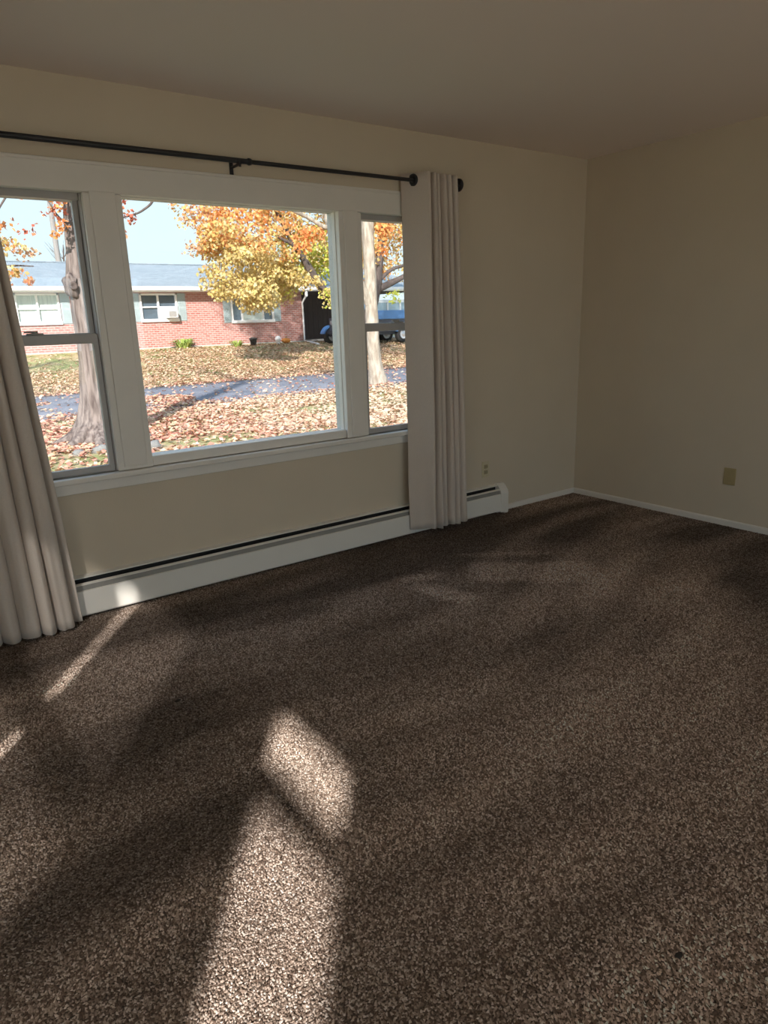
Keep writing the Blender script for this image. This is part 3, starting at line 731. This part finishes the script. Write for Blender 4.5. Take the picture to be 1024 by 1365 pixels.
MB().prism([(cx0 - 1.72, cz0 + .60), (cx0 - .55, cz0 + .60), (cx0 - .55, cz0 + 1.30), (cx0 - 1.2, cz0 + 1.27), (cx0 - 1.72, cz0 + 1.18)], 'y', cy0 - .55, cy0 + .55).build('hood', M['cardark'], car)
cbox('bumper', -1.86, -1.74, -.75, .75, .48, .66, .03, 'cardark'); cbox('bumper', 2.05, 2.16, -.75, .75, .48, .66, .03, 'cardark')
MB().prism([(cx0 - .52, cz0 + 1.46), (cx0 + 2.03, cz0 + 1.46), (cx0 + 1.98, cz0 + 1.86), (cx0 - .22, cz0 + 1.86)], 'y', cy0 - .76, cy0 + .76).build('cabin_glass', M['cglass'], car)
MB().prism([(cx0 - .26, cz0 + 1.80), (cx0 + 2.03, cz0 + 1.80), (cx0 + 2.0, cz0 + 1.93), (cx0 - .2, cz0 + 1.93)], 'y', cy0 - .78, cy0 + .78).build('hard_top', M['cartop'], car)
for x in (.62, 1.35, 1.98): cbox('pillar', x, x + .09, -.785, .785, 1.44, 1.84, .01, 'cartop')
for wx in (-1.55, 1.55):
    for sy in (-1, 1):
        c = cpt(wx, sy * .68, .38)
        tprof = [(.22, -.12), (.36, -.13), (.39, -.09), (.39, .09), (.36, .13), (.22, .12)]
        wl = MB().lathe(tprof, c, 'y', 26).build('wheel', M['tyre'], car)
        MB().lathe([(0, -.10), (.07, -.115), (.09, -.09), (.20, -.10), (.23, -.12), (.235, 0), (.23, .12), (.20, .10), (.09, .09), (.07, .115), (0, .10)], c, 'y', 20).build('rim', M['rim'], wl)
        fe_ = []
        n = 10
        for i in range(n + 1):
            a = math.radians(15 + 150 * i / n); fe_.append((cx0 + wx + math.cos(a) * .50, cz0 + .38 + math.sin(a) * .50))
        for i in range(n, -1, -1):
            a = math.radians(15 + 150 * i / n); fe_.append((cx0 + wx + math.cos(a) * .44, cz0 + .38 + math.sin(a) * .44))
        q = MB(); y0_, y1_ = (cy0 + sy * .52, cy0 + sy * .88); q.prism(fe_, 'y', min(y0_, y1_), max(y0_, y1_)); q.build('fender_flare', M['carblue'], car)
MB().lathe([(0, -.02), (.09, -.02), (.10, 0)], (cx0 - 1.73, cy0 - .36, cz0 + .98), 'x', 16).build('headlight', M['rim'], car)
MB().lathe([(0, -.02), (.09, -.02), (.10, 0)], (cx0 - 1.73, cy0 + .36, cz0 + .98), 'x', 16).build('headlight', M['rim'], car)

# ------------------------------------------------------------------ trees
M['bark'] = mat('bark', (.27, .225, .205), .95, color2=(.10, .078, .072), scale=5, bump=1.0, bscale=7, stretch=(4, 4, .45), detail=6, spec=.05)
M['barkpale'] = mat('bark_pale', (.48, .43, .36), .95, color2=(.27, .225, .18), scale=5, bump=.6, bscale=7, stretch=(3, 3, .8), detail=5, spec=.05)
M['barkdark'] = mat('bark_dark', (.15, .12, .11), .95, color2=(.08, .065, .06), scale=6, bump=.6, bscale=8, stretch=(3, 3, .8), spec=.05)
def smooth_path(P, R, per=6):
    P = [Vector(p) for p in P]; out = []; rad = []
    for i in range(len(P) - 1):
        p0 = P[max(i - 1, 0)]; p1 = P[i]; p2 = P[i + 1]; p3 = P[min(i + 2, len(P) - 1)]
        for k in range(per):
            t = k / per
            out.append(0.5 * ((2 * p1) + (-p0 + p2) * t + (2 * p0 - 5 * p1 + 4 * p2 - p3) * t * t + (-p0 + 3 * p1 - 3 * p2 + p3) * t ** 3)); rad.append(R[i] + (R[i + 1] - R[i]) * t)
    out.append(P[-1]); rad.append(R[-1]); return out, rad
def limb(name, P, R, m_, parent, seg=14, wob=.18, seed=0, ridges=0, per=6):
    p_, r_ = smooth_path(P, R, per)
    return MB().tube(p_, r_, seg, True, wob, seed, ridges).build(name, m_, parent)
def cluster(c, r, n, g):
    c = np.array(c); r = np.array(r)
    d = g.normal(size=(n, 3)); d /= np.linalg.norm(d, axis=1)[:, None]
    return c + d * r * (g.uniform(0, 1, n) ** (1 / 2.2))[:, None]
def colored(n, pal, g, lo=.8, hi=1.2):
    pal = np.array(pal); return np.clip(pal[g.integers(len(pal), size=n)] * g.uniform(lo, hi, (n, 1)), 0, .95)

ORANGE = [(.80, .40, .14), (.84, .50, .20), (.76, .33, .14)]; YELLOW = [(.72, .58, .22), (.66, .50, .22), (.76, .64, .34), (.60, .48, .20)]
LIME = [(.56, .62, .12), (.66, .66, .14), (.48, .56, .12)]; RED = [(.62, .20, .12), (.70, .30, .16), (.50, .15, .10)]; RUST = [(.60, .36, .22), (.66, .44, .28)]

# big trunk close to the window
g = np.random.default_rng(21)
T1 = empty('shade_tree', (-1.62, 7.85, -.3)); tag(T1, 'thick grey-brown tree trunk close outside the left sash', 'tree')
limb('trunk', [(-1.62, 7.85, -.42), (-1.62, 7.85, -.25), (-1.61, 7.85, .05), (-1.61, 7.85, .5), (-1.60, 7.85, 1.2), (-1.59, 7.85, 1.8), (-1.60, 7.85, 2.15), (-1.57, 7.85, 2.6), (-1.53, 7.85, 3.2), (-1.50, 7.85, 4.2), (-1.45, 7.85, 5.6)],
     [.62, .48, .33, .25, .215, .20, .235, .205, .19, .18, .15], M['bark'], T1, 40, .16, 3, 11, 8)
MB().blob((-1.80, 7.74, 2.02), (.10, .12, .17), .5, 1.8, 4, 3).build('burl', M['bark'], T1)
MB().lathe([(.045, -.01), (.06, -.02), (.05, -.035), (.02, -.015), (0, -.01)], (-1.80, 7.63, 2.0), 'y', 16).build('knot', M['barkdark'], T1)
for i in range(5):
    a = [-2.6, -1.9, -1.1, -.4, 3.0][i]
    limb('root', [(-1.62 + math.cos(a) * .25, 7.85 + math.sin(a) * .25, -.05), (-1.62 + math.cos(a) * .48, 7.85 + math.sin(a) * .48, -.24), (-1.62 + math.cos(a) * .85, 7.85 + math.sin(a) * .85, -.36)], [.10, .10, .05], M['bark'], T1, 10, .3, i)
limb('branch', [(-1.60, 7.75, 3.05), (-1.75, 7.6, 2.85), (-1.90, 7.5, 2.92), (-2.05, 7.5, 3.2)], [.02, .014, .010, .006], M['barkdark'], T1, 6)
limb('branch', [(-1.5, 7.85, 3.9), (-2.0, 7.6, 3.5), (-2.4, 7.5, 3.25), (-2.7, 7.5, 2.85)], [.05, .03, .018, .008], M['barkdark'], T1, 8)
limb('branch', [(-1.50, 7.8, 3.7), (-1.0, 7.6, 3.7), (-.55, 7.5, 3.28), (-.72, 7.5, 3.05), (-1.05, 7.5, 2.93)], [.05, .035, .022, .017, .010], M['barkdark'], T1, 8)
limb('branch', [(-1.46, 7.85, 5.4), (-2.4, 8.2, 6.6), (-3.6, 8.6, 7.6)], [.12, .08, .03], M['barkdark'], T1, 8)
limb('branch', [(-1.46, 7.85, 5.4), (-.6, 7.6, 6.6), (.4, 7.0, 7.8)], [.12, .08, .03], M['barkdark'], T1, 8)
P = []; cl = []
for c, r, n, pal in (((-1.84, 7.5, 3.18), (.16, .15, .13), 70, ORANGE + RED), ((-1.90, 7.5, 2.98), (.13, .1, .13), 40, RED + ORANGE), ((-1.86, 7.5, 2.80), (.10, .1, .10), 34, ORANGE), ((-1.95, 7.5, 2.68), (.09, .1, .06), 16, ORANGE),
                     ((-2.25, 7.5, 3.15), (.16, .1, .05), 16, RED), ((-2.02, 7.5, 2.95), (.12, .1, .1), 10, RED),
                     ((-2.35, 7.5, 2.72), (.25, .1, .14), 14, RED), ((-2.62, 7.5, 2.75), (.2, .1, .15), 24, ORANGE), ((-2.2, 7.5, 3.4), (.5, .2, .12), 60, ORANGE),
                     ((-.98, 7.5, 3.14), (.07, .1, .12), 22, RED), ((-.90, 7.5, 2.95), (.10, .1, .11), 30, RED), ((-1.02, 7.5, 2.74), (.05, .1, .10), 9, RED),
                     ((-3.4, 8.4, 7.4), (1.2, 1, .8), 350, ORANGE), ((.3, 7.1, 7.6), (1.2, 1, .8), 350, ORANGE), ((-1.5, 7.8, 6.6), (1.2, 1.2, .8), 300, ORANGE)):
    P.append(cluster(c, r, n, g)); cl.append(colored(n, pal, g))
leaves('foliage', np.concatenate(P), .062, np.concatenate(cl), M['leaf'], T1, seed=8)

# pale tree this side of the street, right
T2 = empty('pale_tree', (6.66, 12.0, -.3)); tag(T2, 'slender pale-barked tree seen through the right sash', 'tree')
limb('trunk', [(6.68, 12, -.4), (6.66, 12, -.2), (6.58, 12, .35), (6.53, 12, 1.3), (6.51, 12, 2.6), (6.49, 12, 3.9), (6.5, 12, 5.5), (6.6, 12, 7.5)], [.34, .25, .16, .165, .15, .16, .12, .06], M['barkpale'], T2, 20, .15, 9, 7)
limb('limb', [(6.50, 12, 1.75), (6.1, 12, 2.45), (5.72, 12, 3.0), (5.45, 12, 3.6), (5.30, 12, 4.1), (5.1, 12, 5.4)], [.12, .125, .13, .15, .13, .08], M['barkpale'], T2, 16, .15, 5)
limb('branch', [(5.38, 12, 3.62), (5.12, 11.95, 3.63), (4.75, 11.95, 3.80), (4.25, 11.9, 3.95), (3.6, 11.9, 4.2)], [.06, .055, .045, .04, .02], M['barkpale'], T2, 8)
limb('branch', [(6.50, 12, 4.6), (7.2, 11.9, 5.3), (7.9, 11.8, 6.2)], [.07, .05, .02], M['barkpale'], T2, 8)
g = np.random.default_rng(31); P = []; cl = []
for c, r, n, pal in (((6.86, 11.8, 3.62), (.24, .2, .30), 150, ORANGE), ((6.80, 11.8, 3.15), (.14, .2, .22), 60, ORANGE), ((4.50, 11.9, 3.25), (.32, .2, .30), 170, ORANGE), ((4.85, 11.9, 3.42), (.30, .2, .2), 110, ORANGE), ((4.1, 11.9, 3.6), (.3, .3, .2), 60, ORANGE),
                     ((6.4, 12, 6.8), (1.6, 1.3, 1.2), 900, ORANGE + YELLOW), ((4.7, 12, 5.3), (1.2, 1, .8), 500, ORANGE), ((7.8, 12, 6), (1, 1, .8), 400, ORANGE)):
    P.append(cluster(c, r, n, g)); cl.append(colored(n, pal, g))
leaves('foliage', np.concatenate(P), .10, np.concatenate(cl), M['leaf'], T2, seed=9)

# large yellow maple on the far lawn
T3 = empty('yellow_maple', (10.8, 19.3, zt(19.3))); tag(T3, 'broad maple with yellow and orange leaves on the far lawn', 'tree')
b0z = zt(19.3)
limb('trunk', [(10.8, 19.3, b0z - .1), (10.8, 19.3, b0z + .3), (10.75, 19.2, .9), (10.75, 19.1, 1.35)], [.42, .30, .26, .27], M['barkdark'], T3, 18, .12, 1, 7)
limb('limb', [(10.72, 19.1, 1.2), (10.1, 19, 1.85), (9.38, 19, 2.47), (8.62, 19, 3.55), (8.16, 19, 4.2), (7.6, 19, 5.2), (7.0, 19, 6.3)], [.20, .17, .15, .12, .09, .07, .03], M['barkdark'], T3, 12)
limb('limb', [(9.25, 19, 2.6), (8.75, 18.9, 3.15), (8.29, 18.8, 3.85), (7.7, 18.8, 4.15), (7.0, 18.8, 4.4)], [.11, .09, .075, .05, .025], M['barkdark'], T3, 10)
limb('limb', [(10.85, 19.1, 1.2), (11.35, 19, 1.75), (11.63, 19, 2.3), (11.85, 19, 3.4), (12.0, 19, 4.2), (12.1, 19, 5.2), (12.0, 19, 6.6)], [.20, .19, .19, .16, .13, .10, .04], M['barkdark'], T3, 12)
limb('limb', [(11.68, 19, 2.5), (12.3, 19, 2.72), (12.9, 19, 2.95), (13.5, 19, 3.25), (14.6, 19, 4.0)], [.13, .12, .10, .09, .04], M['barkdark'], T3, 10)
limb('limb', [(11.8, 18.95, 2.85), (12.4, 18.9, 3.25), (13.2, 18.9, 3.5), (14.2, 18.9, 4.2)], [.08, .065, .05, .02], M['barkdark'], T3, 10)
limb('limb', [(10.75, 19.1, 1.3), (10.7, 19.3, 3), (10.4, 19.4, 5), (10.2, 19.4, 7)], [.2, .16, .1, .04], M['barkdark'], T3, 10)
g = np.random.default_rng(41); P = []; cl = []
def addc(c, r, n, pal, lo=.8, hi=1.2): P.append(cluster(c, r, n, g)); cl.append(colored(n, pal, g, lo, hi))
# crown made of many overlapping sprays inside an ellipsoid
for i in range(150):
    d = g.normal(size=3); d /= np.linalg.norm(d); k = g.uniform(.35, 1) ** .5
    c = np.array((9.6, 20.4, 6.0)) + d * np.array((5.3, 2.4, 3.6)) * k
    if c[2] < 3.0 and c[0] > 9.2: continue
    if c[0] < 8.2: pal = ORANGE + YELLOW if c[2] > 4.0 else YELLOW
    elif c[0] < 10.5: pal = LIME + YELLOW if c[2] < 4.6 else YELLOW + ORANGE
    else: pal = YELLOW + ORANGE
    addc(c, (.75, .7, .5), 190, pal)
for i in range(74):   # low hanging sprays, left of the limbs
    t = g.uniform(0, 1); x = 4.9 + 4.1 * t; zlo = 2.40 - .55 * math.sin(min(t * 1.7, 1) * math.pi * .6) + (.3 if t > .75 else 0)
    z = zlo + 2.4 * g.uniform(.1, 1) ** 1.3; addc((x, 19 + (g.uniform(-.2, 1.8) if x > 7 else g.uniform(-1.6, .6)), z), (.48, .4, .34), 130, YELLOW if z < 3.6 else YELLOW + ORANGE)
for c, r, n, pal in (((9.3, 18.4, 2.0), (.35, .3, .35), 70, YELLOW + LIME), ((9.85, 18.4, 1.98), (.22, .2, .22), 40, YELLOW), ((10.2, 18.6, 2.3), (.35, .3, .3), 60, YELLOW), ((9.7, 18.6, 2.6), (.5, .3, .3), 90, YELLOW + LIME),
                     ((9.9, 18.5, 2.75), (.45, .25, .22), 90, YELLOW + LIME), ((10.1, 18.5, 2.15), (.35, .2, .22), 70, YELLOW), ((9.2, 18.5, 2.35), (.40, .25, .22), 80, LIME + YELLOW), ((8.8, 18.6, 2.75), (.40, .25, .25), 80, YELLOW), ((10.0, 18.5, 3.35), (.4, .25, .3), 110, LIME), ((10.0, 19.7, 3.2), (.55, .4, .5), 170, LIME), ((9.6, 19.7, 3.8), (.6, .4, .5), 170, LIME), ((10.3, 19.7, 4.0), (.5, .4, .5), 120, LIME + YELLOW), ((12.4, 18.8, 2.25), (.45, .3, .28), 70, LIME), ((12.6, 19.8, 3.3), (.6, .5, .5), 120, YELLOW + ORANGE), ((13.0, 19.8, 4.2), (.7, .5, .6), 190, YELLOW + ORANGE), ((12.3, 18.9, 4.6), (.5, .5, .5), 120, ORANGE + YELLOW), ((13.6, 19.8, 3.4), (.6, .5, .6), 120, YELLOW),
                     ((4.8, 18.8, 4.75), (.6, .5, .45), 190, ORANGE + RUST), ((5.7, 18.8, 4.9), (.7, .5, .5), 260, ORANGE), ((6.6, 18.8, 4.7), (.8, .5, .5), 260, ORANGE), ((5.2, 18.8, 4.15), (.6, .5, .4), 170, ORANGE + YELLOW), ((6.2, 18.8, 4.0), (.7, .5, .4), 200, ORANGE + YELLOW), ((7.5, 19.8, 4.9), (.7, .5, .5), 230, ORANGE + YELLOW), ((8.4, 19.8, 4.9), (.7, .5, .5), 190, YELLOW + ORANGE), ((4.35, 18.8, 4.55), (.35, .3, .3), 36, RUST + YELLOW), ((4.5, 18.8, 3.75), (.45, .3, .3), 40, RUST), ((5.0, 18.8, 3.0), (.4, .3, .3), 45, YELLOW + RUST)):
    addc(c, r, n, pal)
leaves('foliage', np.concatenate(P), .115, np.concatenate(cl), M['leaf'], T3, seed=10)

# orange tree at the far left, and bare or green tops beyond the roof
T4 = empty('orange_tree', (-3.2, 18.5, zt(18.5))); tag(T4, 'orange-leaved tree at the left edge before the roof', 'tree')
limb('trunk', [(-3.2, 18.5, zt(18.5) - .1), (-3.2, 18.5, 1.5), (-3.0, 18.5, 3), (-2.7, 18.5, 4.5)], [.2, .14, .12, .05], M['barkdark'], T4, 10)
limb('branch', [(-3.1, 18.5, 2.0), (-2.2, 18, 2.6), (-1.2, 17.5, 3.0), (-.5, 17, 3.0)], [.07, .05, .03, .012], M['barkdark'], T4, 8)
g = np.random.default_rng(51); P = []; cl = []
for c, r, n, pal in (((-2.6, 18, 3.6), (1.1, .9, .9), 420, ORANGE + YELLOW), ((-1.1, 17, 3.45), (.5, .4, .25), 130, ORANGE + YELLOW), ((-.62, 17, 3.28), (.35, .3, .2), 45, RUST), ((-.95, 17, 2.85), (.32, .3, .16), 60, YELLOW + ORANGE), ((-.68, 17, 2.62), (.16, .2, .12), 26, ORANGE), ((-1.3, 17, 2.6), (.3, .3, .25), 60, ORANGE)):
    P.append(cluster(c, r, n, g)); cl.append(colored(n, pal, g))
leaves('foliage', np.concatenate(P), .11, np.concatenate(cl), M['leaf'], T4, seed=11)
def far_tree(name, label, x, y, top, rx, pal, n, seed, size=.22):
    g = np.random.default_rng(seed); t = empty(name, (x, y, .55)); tag(t, label, 'tree', 'trees behind the brick house')
    limb('trunk', [(x, y, .4), (x, y, 2.2), (x + .1, y, top - 1.0)], [.22, .17, .05], M['barkdark'], t, 8)
    P = np.concatenate([cluster((x + g.uniform(-.5, .5) * rx, y + g.uniform(-1, 1), top - 1.0 - g.uniform(0, 1)), (rx * .55, 1, .9), n // 6, g) for _ in range(6)])
    leaves('foliage', P, size, colored(len(P), pal, g), M['leaf'], t, seed=seed)
SAGE = [(.40, .45, .26), (.48, .50, .34)]
far_tree('distant_tree', 'grey-green tree top peeking over the roof right of the left mullion', 11.3, 48, 6.0, 1.2, SAGE, 500, 61)
far_tree('distant_tree', 'grey-green tree top peeking over the roof left of the maple', 15.0, 48, 5.9, 1.3, SAGE, 500, 62)
T5 = empty('bare_tree', (6.6, 46, .55)); tag(T5, 'bare leafless tree rising behind the roof beside the pole', 'tree', 'trees behind the brick house')
limb('trunk', [(6.9, 46, .4), (6.85, 46, 3.2), (6.8, 46, 5.2), (6.9, 46, 6.6)], [.16, .12, .07, .02], M['barkdark'], T5, 8)
rr = random.Random(5); tw = MB()
for i in range(46):
    z = rr.uniform(3.5, 5.9); a = rr.uniform(-1.3, 1.3); l = rr.uniform(.7, 1.6)
    p0 = Vector((6.85, 46, z)); p1 = p0 + Vector((math.sin(a) * l * .5, rr.uniform(-.3, .3), l * .45)); p2 = p1 + Vector((math.sin(a) * l * .4, rr.uniform(-.3, .3), l * .5))
    tw.tube([p0, p1, p2], [.022, .014, .005], 4, False)
tws = tw.build('twigs', M['bark'], T5); tws['kind'] = 'stuff'
M['pole'] = mat('pole_wood', (.32, .30, .29), .9, var=.2, scale=3, stretch=(4, 4, .5))
up_ = empty('utility_pole', (5.65, 42, .5)); tag(up_, 'pale wooden utility pole standing behind the roof', 'pole')
MB().tube([(5.62, 42, .4), (5.6, 42, 10.5)], [.18, .13], 12).build('pole_shaft', M['pole'], up_)
MB().box(4.6, 6.6, 41.86, 41.98, 9.6, 9.72, .01).build('cross_arm', M['pole'], up_)
for x in (4.75, 5.2, 6.0, 6.45): MB().lathe([(.0, 0), (.035, 0), (.05, .06), (.03, .12), (0, .13)], (x, 41.92, 9.72), 'z', 10).build('insulator', M['damper'], up_)
